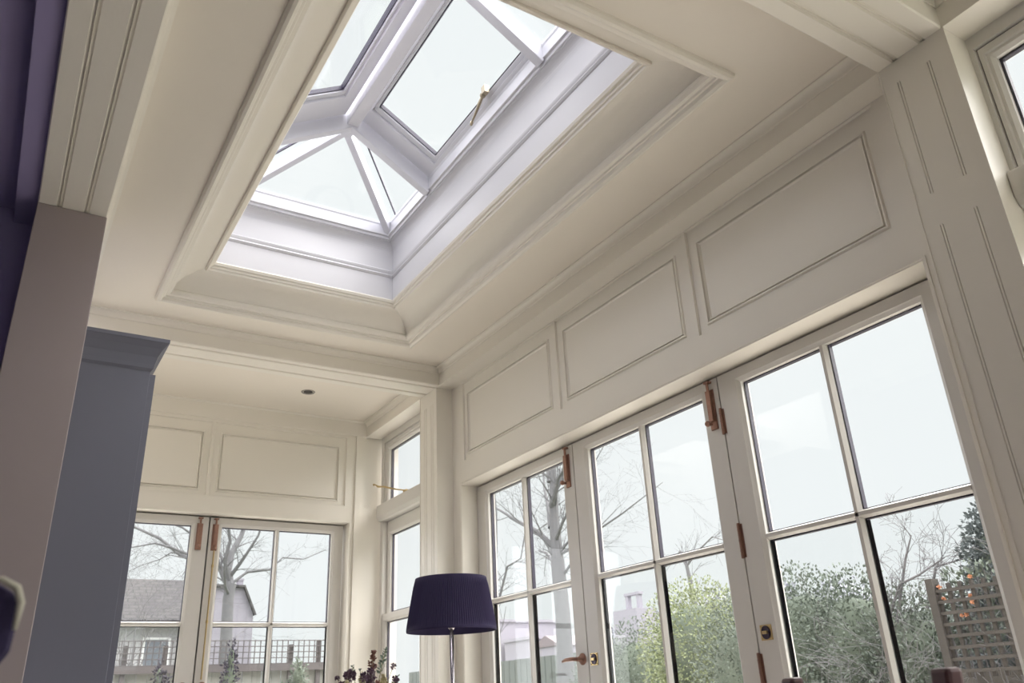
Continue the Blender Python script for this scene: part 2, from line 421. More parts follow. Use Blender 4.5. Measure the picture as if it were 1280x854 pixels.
# far wall
bm = bmesh.new()
for c, r, b in (((-.4, .30), (-.38, .28), (-.32, .22)), ((.30, 1.005), (.32, .997), (.38, .944)), ((1.005, 1.90), (1.013, 1.862), (1.063, 1.806))):
    panel_cell(bm, (*c, 2.212, BZ), (*r, 2.214, BZ-.02), (*b, 2.252, 2.594), 'xz', FY, 1)
quad(bm, 'xz', (1.90, FX, HEAD, BZ), FY)
box(bm, 1.90, 2.15, FY, FY+.20, 0, HEAD); box(bm, -.4, 2.15, FY+.001, FY+.20, HEAD, 2.212); box(bm, -.4, .12, FY, FY+.2, 0, HEAD)
box(bm, -.4, 2.15, FY+.02, FY+.20, 2.212, 3.0); box(bm, 1.925, 1.960, FY-.012, FY, 0, BZ)
struct(finish('wall_far', bm, cream))
# boundary of the far bay on the left and of the dim house beyond the opening
bm = bmesh.new(); box(bm, -.5, -.4, 3.2, FY+.2, 0, 3.0); struct(finish('wall_left', bm, cream))
bm = bmesh.new(); box(bm, -3.5, -3.4, -2.7, 3.2, 0, 3.0); box(bm, -3.4, -.092, 3.10, 3.2, 0, 3.0); struct(finish('wall_inner', bm, darkroom))
bm = bmesh.new(); box(bm, -3.5, .25, -2.7, -2.6, 0, 3.0); box(bm, .25, 2.3, -2.7, -2.6, 2.35, 3.0); box(bm, 2.0, 2.3, -2.7, -2.6, 0, 2.35); struct(finish('wall_back', bm, cream))
bm = bmesh.new(); box(bm, -3.4, -.092, -2.6, 3.1, 2.76, 3.0); box(bm, -.16, -.092, -2.6, 3.1, BZ+.02, 2.78); struct(finish('ceiling_inner', bm, darkroom))
# near bay wall behind the camera on the right, below and beyond the window
bm = bmesh.new(); box(bm, WX, WX+.2, -2.6, -.62, 0, 3.0); box(bm, WX, WX+.2, -.62, .806, 0, .45); box(bm, WX+.02, WX+.2, -.62, .806, BZ, 3.0)
struct(finish('wall_near', bm, cream))
bm = bmesh.new(); box(bm, WX+.02, WX+.2, 4.155, FY+.0, BZ, 3.0); box(bm, WX, WX+.2, 4.155, FY, 0, .45); struct(finish('wall_bay', bm, cream))
# post carrying the left beam
bm = bmesh.new(); box(bm, -.092, .129, 2.88, 3.12, 0, BZ); struct(finish('trim_12', bm, postp, bevel=.003))

# ------------------------------------------------------------------ glazed doors
def leaf(name, origin, rz, width, vbars, zbars, stile=.10, z1=2.100, z0=.02, top=.050, bot=.22):
    root = struct(empty(name, origin, rz))
    D = .056
    bm = bmesh.new(); out = (.003, width-.003, z0, z1)
    a0, a1, b0, b1 = stile, width-stile, z0+bot, z1-top
    opening = (a0, a1, b0, b1)
    sweep(bm, [(out, 0), (ins(opening, -.014), 0), (ins(opening, -.010), .004), (opening, .012), (opening, .020), (opening, D), (out, D)], 'xz')
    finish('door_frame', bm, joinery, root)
    xs = [a0]+[v for v in vbars]+[a1]; zs = [b0]+[z for z in zbars]+[b1]
    hb = .0125
    bm = bmesh.new()
    for v in vbars: prism(bm, [(v-hb, .022), (v-.006, .008), (v+.006, .008), (v+hb, .022), (v+hb, D-.01), (v-hb, D-.01)], 'z', b0, b1)
    finish('glazing_bar', bm, joinery, root)
    bm = bmesh.new()
    for z in zbars: prism(bm, [(.022, z-hb), (.008, z-.006), (.008, z+.006), (.022, z+hb), (D-.01, z+hb), (D-.01, z-hb)], 'x', a0, a1)
    finish('glazing_bar', bm, joinery, root)
    for i in range(len(xs)-1):
        for j in range(len(zs)-1):
            r = (xs[i]+(hb if i else 0), xs[i+1]-(hb if i < len(xs)-2 else 0), zs[j]+(hb if j else 0), zs[j+1]-(hb if j < len(zs)-2 else 0))
            p = boxes('glass_pane', [(r[0], r[1], .024, .028, r[2], r[3])], glass, root)
            bm = bmesh.new(); sweep(bm, [(r, .029), (ins(r, .004), .029), (ins(r, .004), .046), (r, .046)], 'xz'); finish('gasket', bm, gask, p)
    return root
def hinge(parent, x, z, L=.11):
    bm = bmesh.new(); tube(bm, [(x, -.006, z-L/2), (x, -.006, z+L/2)], .0055, 10)
    for k in (-.3, 0, .3): tube(bm, [(x, -.006, z+k*L-.002), (x, -.006, z+k*L+.002)], .0068, 10)
    box(bm, x-.012, x+.012, -.002, .001, z-L/2+.003, z+L/2-.003)
    o = finish('hinge', bm, copper, parent); o['label'] = 'copper butt hinge'
def shoot_bolt(parent, x, z0=1.905, z1=2.065, rod=None):
    bm = bmesh.new()
    box(bm, x-.017, x+.017, -.006, .001, z0, z1)                       # back plate
    box(bm, x-.011, x+.011, -.018, -.006, z0+.03, z1-.004)             # barrel housing
    tube(bm, [(x, -.012, z1-.006), (x, -.012, z1+.034)], .006, 10)      # bolt
    box(bm, x-.013, x+.013, -.018, .001, z1+.026, z1+.034)             # keep
    o = finish('shoot_bolt', bm, copper, parent, bevel=.0015); o['label'] = 'copper shoot bolt'
    bm = bmesh.new(); tube(bm, [(x, -.018, z0+.018), (x, -.034, z0+.018)], .006, 10); ball(bm, (x, -.038, z0+.018), .011, 12)
    finish('knob', bm, copper, o, smooth=True)
    if rod:
        bm = bmesh.new(); tube(bm, [(x+.002, -.010, z0), (x+.002, -.010, rod)], .0045, 8)
        for zz in (z0-.09, z0-.40): tube(bm, [(x+.002, -.010, zz-.008), (x+.002, -.010, zz+.008)], .0075, 8)
        k = finish('rod', bm, brass, parent); k['label'] = 'thin brass bolt rod'
def thumb_plate(parent, x, z):
    bm = bmesh.new(); sweep(bm, [((x-.024, x+.024, z-.024, z+.024), .0), ((x-.024, x+.024, z-.024, z+.024), -.003), ((x-.013, x+.013, z-.013, z+.013), -.003), ((x-.013, x+.013, z-.013, z+.013), 0)], 'xz')
    for sx in (-1, 1):
        for sz in (-1, 1): ball(bm, (x+sx*.019, -.003, z+sz*.019), .003, 8)
    box(bm, x-.010, x+.010, -.012, -.003, z-.005, z+.005)
    o = finish('thumb_turn', bm, brass, parent); o['label'] = 'square brass thumb turn plate'
    bm = bmesh.new(); R = []
    for (r, v) in ((.0185, -.0025), (.0185, -.006), (.016, -.0065), (0.001, -.0045)):
        R.append([bm.verts.new((x+r*math.cos(t*math.pi/12), v, z+r*math.sin(t*math.pi/12)*1.15)) for t in range(24)])
    for A, B in zip(R, R[1:]):
        for k in range(24): bm.faces.new((A[k], A[(k+1) % 24], B[(k+1) % 24], B[k]))
    finish('dark_rose', bm, mat('dark_bronze', (.06, .045, .07), .35, .6), o)
def lever(parent, x, z, d):
    bm = bmesh.new()
    R = []
    for (r, v) in ((.024, 0), (.024, -.004), (.018, -.009), (.010, -.011), (.009, -.030), (.006, -.034), (.001, -.035)):
        R.append([bm.verts.new((x+r*math.cos(t*math.pi/10), v, z+r*math.sin(t*math.pi/10))) for t in range(20)])
    for A, B in zip(R, R[1:]):
        for k in range(20): bm.faces.new((A[k], A[(k+1) % 20], B[(k+1) % 20], B[k]))
    tube(bm, [(x, -.030, z), (x+d*.03, -.036, z+.002), (x+d*.07, -.038, z+.001), (x+d*.10, -.036, z-.004)], [.008, .0085, .0075, .005], 10)
    o = finish('lever_handle', bm, copper, parent, smooth=True); o['label'] = 'copper lever handle'
R90 = -math.pi/2
BARZ = [1.489, .85]
# right wall, nearest leaf to farthest (local x runs towards the camera end)
dA = leaf('door_1', (LX, 2.017, 0), R90, .927, [.4635], BARZ)
dB = leaf('door_2', (LX, 2.959, 0), R90, .942, [.471], BARZ)
dC = leaf('door_3', (LX, 3.870, 0), R90, .911, [.4555], BARZ)
hinge(dA, .000, 1.925, .10); hinge(dA, .000, 1.49, .12); hinge(dA, .000, 1.065, .12)
thumb_plate(dA, .045, 1.185)
shoot_bolt(dB, .942-.042, 1.905, 2.06)
shoot_bolt(dC, .911-.045, 1.905, 2.06)
lever(dC, .911-.040, 1.165, -1); thumb_plate(dB, .042, 1.16)
# door frame head and seals behind the leaves
bm = bmesh.new(); box(bm, LX+.045, LX+.075, 1.08, 3.88, 2.09, 2.12)
for y in (2.017, 2.959): box(bm, LX+.050, LX+.060, y-.02, y+.02, .02, 2.1)
struct(finish('trim_13', bm, gask))
# far wall pair
dD = leaf('door_4', (.17, FY+.08, 0), 0, .882, [], [1.495, .85], stile=.096)
dE = leaf('door_5', (1.055, FY+.08, 0), 0, .835, [.411], [1.495, .85], stile=.075)
shoot_bolt(dD, .882-.052, 1.905, 2.06); shoot_bolt(dE, .035, 1.905, 2.06, rod=1.20)
lever(dD, .882-.055, 1.165, -1); lever(dE, .045, 1.165, 1)
bm = bmesh.new(); box(bm, .12, 1.92, FY+.125, FY+.15, 2.09, 2.12); box(bm, 1.045, 1.065, FY+.13, FY+.14, .02, 2.1); struct(finish('trim_14', bm, gask))

# ------------------------------------------------------------------ tall windows in the bays
def bay_window(name, origin, width, cuts, latch=False):
    """fixed frame, top-hung casement over a transom, sliding sashes below; local x towards the camera end"""
    root = struct(empty(name, origin, R90))
    z0, z1, zt0, zt1 = .45, BZ, 2.118, 2.224
    bm = bmesh.new()
    sweep(bm, [((0, width, z0, z1), 0), ((cuts[0]-.004, width-.016, z0+.04, z1-.042), 0), ((cuts[0], width-.02, z0+.044, z1-.046), .012), ((cuts[0], width-.02, z0+.044, z1-.046), .10), ((0, width, z0, z1), .10)], 'xz')
    finish('window_frame', bm, joinery, root)
    bm = bmesh.new(); prism(bm, [(-.030, zt1-.006), (-.026, zt1), (.10, zt1), (.10, zt0), (-.004, zt0), (-.018, zt0+.006), (-.030, zt0+.03)], 'x', .002, width-.002)
    finish('transom', bm, joinery, root)
    for a, b in zip(cuts, cuts[1:]):
        b -= .004
        s = empty('casement'); s.parent = root
        r = (a+.0025, b, zt1+.004, z1-.050); op = (a+.036, b-.030, zt1+.010, z1-.094)
        bm = bmesh.new(); sweep(bm, [(r, .006), (ins(op, -.022), .006), (ins(op, -.018), .012), (ins(op, -.010), .012), (op, .022), (op, .06), (r, .06)], 'xz')
        finish('sash_frame', bm, joinery, s)
        boxes('glass_pane', [(op[0], op[1], .030, .034, op[2], op[3])], glass, s)
        bm = bmesh.new(); sweep(bm, [(op, .036), (ins(op, .007), .036), (ins(op, .007), .052), (op, .052)], 'xz'); finish('gasket', bm, gask, s)
        # upper sliding sash (outer) and lower sash (inner)
        for (za, zb_, v, nm) in ((1.50, zt0-.004, .030, 'upper_sash'), (.50, 1.54, .004, 'lower_sash')):
            s = empty(nm); s.parent = root
            r = (a+.003, b, za, zb_); op = (a+.036, b-.030, za+.05, zb_-(.084 if nm[0] == 'u' else .045))
            bm = bmesh.new(); sweep(bm, [(r, v), (ins(op, -.012), v), (op, v+.010), (op, v+.038), (r, v+.038)], 'xz'); finish('sash_frame', bm, joinery, s)
            boxes('glass_pane', [(op[0], op[1], v+.016, v+.020, op[2], op[3])], glass, s)
            bm = bmesh.new(); sweep(bm, [(op, v+.021), (ins(op, .007), v+.021), (ins(op, .007), v+.034), (op, v+.034)], 'xz'); finish('gasket', bm, gask, s)
    fr_ = (cuts[0]+.0, width-.02, zt1+.001, z1-.046)
    bm = bmesh.new(); sweep(bm, [(fr_, .010), (ins(fr_, .0038), .010), (ins(fr_, .0038), .03), (fr_, .03)], 'xz')
    finish('gasket', bm, gask, root)
    if latch:
        bm = bmesh.new(); tube(bm, [(.055, -.075, 2.345), (.075, -.085, 2.345), (.09, -.078, 2.34), (.11, -.07, 2.325), (.14, -.06, 2.318), (.17, -.055, 2.312), (.30, -.028, 2.268), (.42, -.012, 2.235)], [.005, .006, .004, .007, .005, .006, .0045, .0045], 8)
        box(bm, .40, .44, -.024, .004, 2.222, 2.238)
        o = finish('casement_stay', bm, brass, root); o['label'] = 'brass casement stay arm'
    return root
bay_window('window_2', (WX+.008, FY-.02+.0, 0), FY-.02-4.16, [.045, .600, .800], latch=True)
bay_window('window_3', (WX+.008, .806, 0), 1.426, [.017, .48, .943, 1.406])

# unseen glazed doors added behind the camera to let in more light
leaf('door_added_6', (2.0, -2.60, 0), math.pi, .875, [.4375], [1.6, .85], z1=2.34)
leaf('door_added_7', (1.125, -2.60, 0), math.pi, .875, [.4375], [1.6, .85], z1=2.34)

# ------------------------------------------------------------------ recessed ceiling spotlight
t = thing('ceiling_light', 'small round recessed spotlight in the far bay ceiling', 'ceiling light', (1.445, 4.58, CZ))
bm = bmesh.new(); lathe(bm, [(.030, -.001), (.038, -.004), (.042, 0.0), (.042, .004), (.030, .004)], closed=True, seg=28); finish('rim', bm, mat('dull_nickel', (.30, .28, .26), .35, .9), t, smooth=True)
bm = bmesh.new(); lathe(bm, [(.028, -.0005), (.026, .002), (.010, .003)], seg=24); finish('bulb', bm, mat('unlit_lamp_glass', (.10, .095, .09), .2), t, smooth=True)

# ------------------------------------------------------------------ tall cabinet
t = thing('cabinet', 'tall slate blue cabinet with a moulded cornice behind the post', 'cabinet', (0, 0, 0))
CX0, CX1, CY0, CY1 = -.085, .388, 3.125, 3.72
CX1 = .396
bm = bmesh.new(); box(bm, CX0, CX1-.02, CY0, CY1, .09, 2.235); box(bm, CX0, CX1-.06, CY0+.01, CY1, 0, .09); finish('body', bm, slate, t, bevel=.002)
bm = bmesh.new()
R0 = (CX0, CX1-.02, CY0, CY1)
sweep(bm, [((R0[0], R0[1]+.001, R0[2]-.001, R0[3]), 2.215), ((R0[0], R0[1]+.008, R0[2]-.008, R0[3]), 2.225), ((R0[0], R0[1]+.010, R0[2]-.010, R0[3]), 2.24), ((R0[0], R0[1]+.016, R0[2]-.016, R0[3]), 2.27),
           ((R0[0], R0[1]+.030, R0[2]-.030, R0[3]), 2.30), ((R0[0], R0[1]+.044, R0[2]-.044, R0[3]), 2.318), ((R0[0], R0[1]+.048, R0[2]-.048, R0[3]), 2.322), ((R0[0], R0[1]+.048, R0[2]-.048, R0[3]), 2.336)], 'xy', closed=False, cap=True)
finish('cornice', bm, slate, t)
for (ya, yb, s) in ((CY0+.003, (CY0+CY1)/2-.002, 1), ((CY0+CY1)/2+.002, CY1-.003, -1)):
    bm = bmesh.new(); r = (ya, yb, .10, 2.205); op = ins(r, .07)
    sweep(bm, [(r, CX1-.02), (r, CX1), (op, CX1), (ins(op, .006), CX1-.008), (ins(op, .012), CX1-.008)], 'yz', closed=False, cap=True)
    d = finish('door', bm, slate, t)
    bm = bmesh.new(); yk = yb-.03 if s > 0 else ya+.03; tube(bm, [(CX1, yk, 1.05), (CX1+.02, yk, 1.05)], .005); ball(bm, (CX1+.026, yk, 1.05), .012, 12); finish('knob', bm, brass, d, smooth=True)

# ------------------------------------------------------------------ floor lamp
LXc, LYc = 1.68, 3.20
t = thing('floor_lamp', 'floor lamp with a navy pleated drum shade on a slim steel pole', 'lamp', (LXc, LYc, 0))
bm = bmesh.new(); lathe(bm, [(.001, .0), (.14, .0), (.14, .012), (.13, .02), (.02, .024), (.014, .05)], seg=40); finish('base', bm, chrome, t, smooth=False)
bm = bmesh.new(); tube(bm, [(0, 0, .02), (0, 0, 1.335)], .0085, 14); finish('pole', bm, chrome, t, smooth=True)
bm = bmesh.new()
seg = 240; RR = []
for (r, z) in ((.2125, 1.293), (.214, 1.300), (.2085, 1.322), (.2025, 1.354), (.195, 1.394), (.187, 1.434), (.179, 1.474), (.173, 1.502), (.172, 1.508)):
    ring = []
    edge = z < 1.305 or z > 1.50
    for k in range(seg):
        q = r*.885 + (0 if edge else (.0022 if k % 2 else -.0012))
        a = 2*math.pi*k/seg; ring.append(bm.verts.new((q*math.cos(a), q*math.sin(a), z)))
    RR.append(ring)
for r, z in ((.149, 1.508), (.151, 1.47), (.181, 1.31), (.1845, 1.293)):
    RR.append([bm.verts.new((r*math.cos(2*math.pi*k/seg), r*math.sin(2*math.pi*k/seg), z)) for k in range(seg)])
for i in range(len(RR)):
    A, B = RR[i], RR[(i+1) % len(RR)]
    for k in range(seg): bm.faces.new((A[k], A[(k+1) % seg], B[(k+1) % seg], B[k]))
finish('lamp_shade', bm, navyfab, t)
bm = bmesh.new(); lathe(bm, [(.009, 1.30), (.020, 1.315), (.020, 1.365), (.012, 1.37)], seg=20)
for k in range(3):
    a = k*2*math.pi/3+.3; tube(bm, [(0, 0, 1.325), (.180*math.cos(a), .180*math.sin(a), 1.318)], .0025, 6)
s = finish('lamp_holder', bm, chrome, t, smooth=True)
bm = bmesh.new(); lathe(bm, [(.014, 1.36), (.030, 1.40), (.033, 1.43), (.020, 1.458), (.002, 1.464)], seg=20); finish('bulb', bm, mat('frosted_bulb', (.6, .6, .58), .4), s, smooth=True)

# ------------------------------------------------------------------ small table with a vase of dried flowers
TX, TY = 1.395, 3.42
t = thing('side_table', 'round dark wooden side table under the vase of dried flowers', 'table', (TX, TY, 0))
bm = bmesh.new(); lathe(bm, [(.001, .70), (.19, .70), (.20, .708), (.20, .722), (.19, .73), (.001, .73)], seg=40); finish('table_top', bm, darkwood, t)
for k in range(3):
    a = k*2*math.pi/3+.5; bm = bmesh.new(); tube(bm, [(.17*math.cos(a), .17*math.sin(a), 0), (.10*math.cos(a), .10*math.sin(a), .70)], [.011, .016], 12); finish('leg', bm, darkwood, t, smooth=True)
vase = bmesh.new()
lathe(vase, [(.001, 0), (.055, 0), (.075, .05), (.08, .11), (.06, .18), (.038, .215), (.046, .24), (.040, .24), (.033, .215), (.055, .178), (.074, .11), (.068, .05), (.001, .012)], seg=32)
o = finish('vase', vase, mat('cream_ceramic', (.62, .58, .50), .3), smooth=True); o.location = (TX, TY, .73)
tag(o, 'cream ceramic vase holding the dried flowers on the side table', 'vase')
bq = thing('dried_bouquet', 'bunch of dried purple, green and cream flowers standing in the vase', 'flowers', (TX, TY, .745))
stemm = mat('dry_stem', (.35, .33, .18), .8)
cols = {'purple': mat('dried_purple', (.13, .08, .12), .9, var=.4, vscale=80), 'rust': mat('dried_rust', (.26, .13, .11), .9, var=.4, vscale=80),
        'green': mat('eucalyptus_green', (.19, .25, .20), .8, var=.3, vscale=60), 'cream': mat('dried_cream', (.62, .56, .36), .9, var=.25, vscale=60), 'mauve': mat('dried_mauve', (.32, .26, .30), .9, var=.3, vscale=80)}
def petal(bm, c, d, L, w):
    d = Vector(d).normalized(); s = d.cross(Vector((random.random()-.5, random.random()-.5, random.random()-.5))).normalized(); n = s.cross(d)
    c = Vector(c); p = [c, c+d*L*.5+s*w+n*w*.3, c+d*L, c+d*L*.5-s*w+n*w*.3]
    bm.faces.new([bm.verts.new(q) for q in p])
def sprig(kind, tip, col, size=.03, n=26):
    """stem from the vase up to a head of petals or leaves; tip relative to the vase foot"""
    root = empty(kind); root.parent = bq
    tip = Vector(tip); base = Vector((random.uniform(-.015, .015), random.uniform(-.015, .015), .03))
    mid = base.lerp(tip, .5)*1.0; mid.x *= .75; mid.y *= .75
    bm = bmesh.new(); tube(bm, [base, mid, tip], [.0022, .0018, .0012], 6); finish('stem', bm, stemm, root)
    bm = bmesh.new()
    ax = (tip-mid).normalized()
    if kind == 'eucalyptus_sprig':
        for i in range(n):
            p = tip - ax*(.004*i); d = Vector((math.cos(i*2.4), math.sin(i*2.4), .7)); petal(bm, p, d, size*(.45+.02*i), size*.22)
    elif kind == 'spike_flower':
        for i in range(n*3):
            q = random.random(); p = tip - ax*(.075*q) + Vector((random.uniform(-1, 1), random.uniform(-1, 1), random.uniform(-1, 1)))*size*.35*(.35+q)
            petal(bm, p, (random.uniform(-1, 1), random.uniform(-1, 1), random.uniform(-.2, 1)), size*.45, size*.18)
    else:
        ball(bm, tip, size*.32, 10)
        for i in range(n*2):
            d = Vector((random.gauss(0, 1), random.gauss(0, 1), random.gauss(.3, 1))).normalized(); petal(bm, tip+d*size*.25, d, size*.6, size*.2)
    finish('flower_head', bm, cols[col], root)
zt = lambda z: z-.745
for kd, x, y, z, c, s, n in (('spike_flower', .030, 0, 1.232, 'rust', .030, 30), ('spike_flower', .045, .03, 1.175, 'mauve', .036, 30), ('spike_flower', .012, -.02, 1.165, 'purple', .032, 30),
                        ('eucalyptus_sprig', .088, .01, 1.243, 'green', .030, 26), ('eucalyptus_sprig', -.062, 0, 1.178, 'green', .022, 12), ('round_flower', -.072, .0, 1.140, 'purple', .036, 26),
                        ('round_flower', -.118, .02, 1.132, 'purple', .016, 12), ('round_flower', .115, -.01, 1.172, 'mauve', .020, 14), ('spike_flower', .095, .03, 1.13, 'cream', .040, 26), ('spike_flower', -.095, -.02, 1.12, 'cream', .030, 24),
                        ('spike_flower', -.01, .03, 1.145, 'cream', .030, 24), ('round_flower', -.018, -.03, 1.132, 'purple', .030, 22), ('round_flower', .13, .0, 1.12, 'purple', .024, 16), ('eucalyptus_sprig', .15, .02, 1.135, 'green', .028, 14),
                        ('round_flower', -.028, .0, 1.162, 'green', .010, 8), ('round_flower', -.10, 0, 1.10, 'purple', .03, 18), ('spike_flower', .05, 0, 1.11, 'rust', .034, 30), ('eucalyptus_sprig', -.14, .0, 1.10, 'green', .03, 16)):
    sprig(kd, (x, y, zt(z)), c, s, n)

# ------------------------------------------------------------------ dining chairs
def wood_chair(P1, P2, top, label):
    """P1, P2: floor positions of the two back uprights"""
    P1, P2 = Vector((*P1, 0)), Vector((*P2, 0)); c = (P1+P2)/2; ux = (P2-P1).normalized(); w = (P2-P1).length
    t = thing('dining_chair', label, 'chair', c, math.atan2(ux.y, ux.x))
    hw = w/2
    for s in (-1, 1):
        bm = bmesh.new(); ps = [(s*hw, -.05, 0), (s*hw, 0, .42), (s*hw, -.005, .7), (s*hw, -.035, top)]
        for (a, b) in zip(ps, ps[1:]):
            A = [bm.verts.new((a[0]+dx, a[1]+dy, a[2])) for dx, dy in ((-.021, -.015), (.021, -.015), (.021, .015), (-.021, .015))]
            B = [bm.verts.new((b[0]+dx, b[1]+dy, b[2])) for dx, dy in ((-.021, -.015), (.021, -.015), (.021, .015), (-.021, .015))]
            for k in range(4): bm.faces.new((A[k], A[(k+1) % 4], B[(k+1) % 4], B[k]))
            if a is ps[0]: bm.faces.new(A[::-1])
            if b is ps[-1]: bm.faces.new(B)
        bmesh.ops.remove_doubles(bm, verts=bm.verts[:], dist=1e-5)
        finish('back_post', bm, darkwood, t, bevel=.007)
        bm = bmesh.new(); box(bm, s*hw-.018, s*hw+.018, .36, .396, 0, .43); finish('leg', bm, darkwood, t, bevel=.004)
    for z in (.60, .72, .84, .93):
        bm = bmesh.new(); yy = -.012-.03*(z-.6)/.4; box(bm, -hw+.015, hw-.015, yy-.008, yy+.008, z-.022, z+.022); finish('back_slat', bm, darkwood, t, bevel=.004)
    bm = bmesh.new(); box(bm, -hw-.02, hw+.02, .0, .41, .43, .455); finish('seat', bm, darkwood, t, bevel=.008)
    bm = bmesh.new(); box(bm, -hw, hw, .37, .39, .37, .43); box(bm, -hw-.01, -hw+.01, .01, .37, .37, .43); box(bm, hw-.01, hw+.01, .01, .37, .37, .43); finish('seat_frame', bm, darkwood, t)
wood_chair((1.255, .82), (1.385, 1.235), 1.036, 'dark wooden ladder back dining chair in front of the nearest glazed door')
t = thing('upholstered_chair', 'high dark upholstered chair with pale piped edge at the far left', 'chair', (-.196, .92, 0)); t.scale.z = 1.005
bm = bmesh.new()
pr = [(-.16, .45), (.16, .45), (.17, .90), (.188, 1.02), (.222, 1.075), (.224, 1.115), (.218, 1.127), (.200, 1.134), (-.200, 1.134), (-.218, 1.127), (-.224, 1.115), (-.222, 1.075), (-.188, 1.02), (-.17, .90)]
prism(bm, pr, 'y', -.03, .045); finish('backrest', bm, navyfab, t, bevel=.012)
bm = bmesh.new()
for y in (-.032,): tube(bm, [(.195, y, 1.136), (.205, y, 1.135), (.218, y, 1.128), (.223, y, 1.115), (.222, y, 1.092)], [.001, .0028, .0036, .0036, .002], 8)
finish('piping', bm, piping, t, smooth=True)['label'] = 'pale cream piping'
bm = bmesh.new(); box(bm, -.21, .21, -.42, -.01, .40, .50); finish('seat', bm, navyfab, t, bevel=.02)
for sx in (-1, 1):
    for y in (-.39, .02):
        bm = bmesh.new(); tube(bm, [(sx*.18, y, 0), (sx*.18, y, .42)], [.013, .02], 10); finish('leg', bm, darkwood, t)

# ================================================================== outside
def noise_ground():
    bm = bmesh.new(); box(bm, -40, 80, -30, 80, -.35, -.12); return struct(finish('ground', bm, mat('lawn', (.15, .17, .12), .95, bump=.4, bscale=8, var=.35, vscale=2)))
noise_ground()
bm = bmesh.new(); box(bm, 2.4, 5.2, -4, 8.0, -.12, -.03); box(bm, -3, 2.4, 5.2, 8.0, -.12, -.03)
struct(finish('patio', bm, plank_mat('pale_paving', (.62, .59, .53), (.56, .54, .49), .6, .4, .8, .01, (.35, .33, .3))))

def grow(bm, p, d, L, r, depth, twist=.35, gravity=.0, seg=5):
    pts = [Vector(p)]; rad = [r]; d = Vector(d).normalized(); n = 4
    for i in range(n):
        d = (d + Vector((random.gauss(0, 1), random.gauss(0, 1), random.gauss(0, 1)))*twist*.35 + Vector((0, 0, gravity))).normalized()
        pts.append(pts[-1]+d*L/n); rad.append(max(.0012, r*(1-(i+1)/n*.65)))
    tube(bm, pts, rad, seg if r > .01 else 3, caps=False)
    if depth > 0:
        for k in range(random.choice((3, 4, 4))):
            i = random.choice((1, 2, 3, 4)); q = pts[i]
            side = Vector((random.gauss(0, 1), random.gauss(0, 1), random.gauss(0, .8))).normalized()
            nd = (d*1.0 + side*.85).normalized()
            grow(bm, q, nd, L*random.uniform(.5, .8), rad[i]*.55, depth-1, twist, gravity)
def limb(bm, pts, r0, r1, jit=.0, twigs=2, depth=2, tl=.5):
    P = [Vector(p) for p in pts]; n = len(P); rad = [r0+(r1-r0)*i/(n-1) for i in range(n)]
    tube(bm, P, rad, 8, caps=False)
    for i in range(1, n):
        dv = (P[i]-P[i-1]).normalized()
        for k in range(twigs):
            q = P[i-1].lerp(P[i], random.random()); s = Vector((random.gauss(0, 1), random.gauss(0, 1), random.gauss(.3, .8))).normalized()
            grow(bm, q, (dv+s*.9), tl*random.uniform(.6, 1.2), max(.003, rad[i]*.35), depth)
bark = mat('pale_grey_bark', (.12, .12, .125), .9, var=.2, vscale=14)
twig = mat('grey_twig_bark', (.15, .145, .15), .9)
def dj(pts, seed, amp=.25):
    """give a branch line measured in the picture plane some real depth"""
    rnd = random.Random(seed); a = rnd.uniform(-amp, amp); out = []
    for i, p in enumerate(pts): out.append(p if i == 0 else (p, ))
    return out
# big bare tree beyond the far doors
t = thing('bare_tree', 'large leafless tree with spreading limbs seen through the far doors', 'tree', (3.33, 14, -.12))
def rel(pts, o, dy): 
    n = len(pts); return [(p[0]-o[0], dy*i/(n-1), p[1]-o[1]) for i, p in enumerate(pts)]
o_ = (3.33, -.12)
bm = bmesh.new()
tube(bm, rel([(3.42, -.12), (3.36, 1.46), (3.31, 2.7), (3.33, 2.95)], o_, 0), [.15, .10, .085, .085], 12, caps=False)
finish('trunk', bm, bark, t, smooth=True)
L_ = [([(3.33, 2.9), (3.28, 3.17), (3.33, 3.46), (3.47, 3.75), (3.60, 4.2), (3.62, 4.9)], .07, .3, .02, .4), ([(3.30, 3.0), (3.18, 3.30), (3.21, 3.60), (3.14, 3.80), (3.05, 4.4)], .045, -.4, .012, 0),
      ([(3.34, 2.95), (3.59, 3.15), (3.98, 3.21), (4.20, 3.43), (4.59, 3.43), (5.0, 3.62)], .024, .3, .006, 0), ([(3.32, 3.08), (3.42, 3.26), (3.50, 3.43), (3.61, 3.67), (3.66, 4.0)], .034, -.5, .012, 0),
      ([(3.31, 2.88), (3.15, 3.22), (2.95, 3.44), (2.68, 3.36), (2.55, 3.42), (2.22, 3.68), (1.78, 3.87), (1.2, 4.2)], .055, .5, .012, 0), ([(2.68, 3.36), (2.36, 3.49), (2.12, 3.55), (1.81, 3.48), (1.4, 3.50)], .022, .2, .006, 0),
      ([(3.14, 3.22), (2.95, 3.48), (2.72, 3.62), (2.45, 3.77), (2.08, 3.86), (1.6, 4.2)], .030, -.3, .007, 0), ([(2.64, 3.39), (2.37, 3.41), (2.23, 3.31), (1.98, 3.22), (1.79, 3.12)], .013, .3, .003, 0),
      ([(3.28, 3.17), (3.10, 3.5), (3.00, 3.9), (2.8, 4.4)], .03, .5, .01, 0), ([(3.33, 2.75), (3.20, 2.88), (3.12, 3.05), (3.05, 3.25)], .03, -.6, .01, 0)]
bm = bmesh.new()
for i, (p, r0, dy, r1, _) in enumerate(L_): limb(bm, rel(p, o_, dy), r0, r1, twigs=2, depth=2, tl=.42)
finish('branches', bm, bark, t)
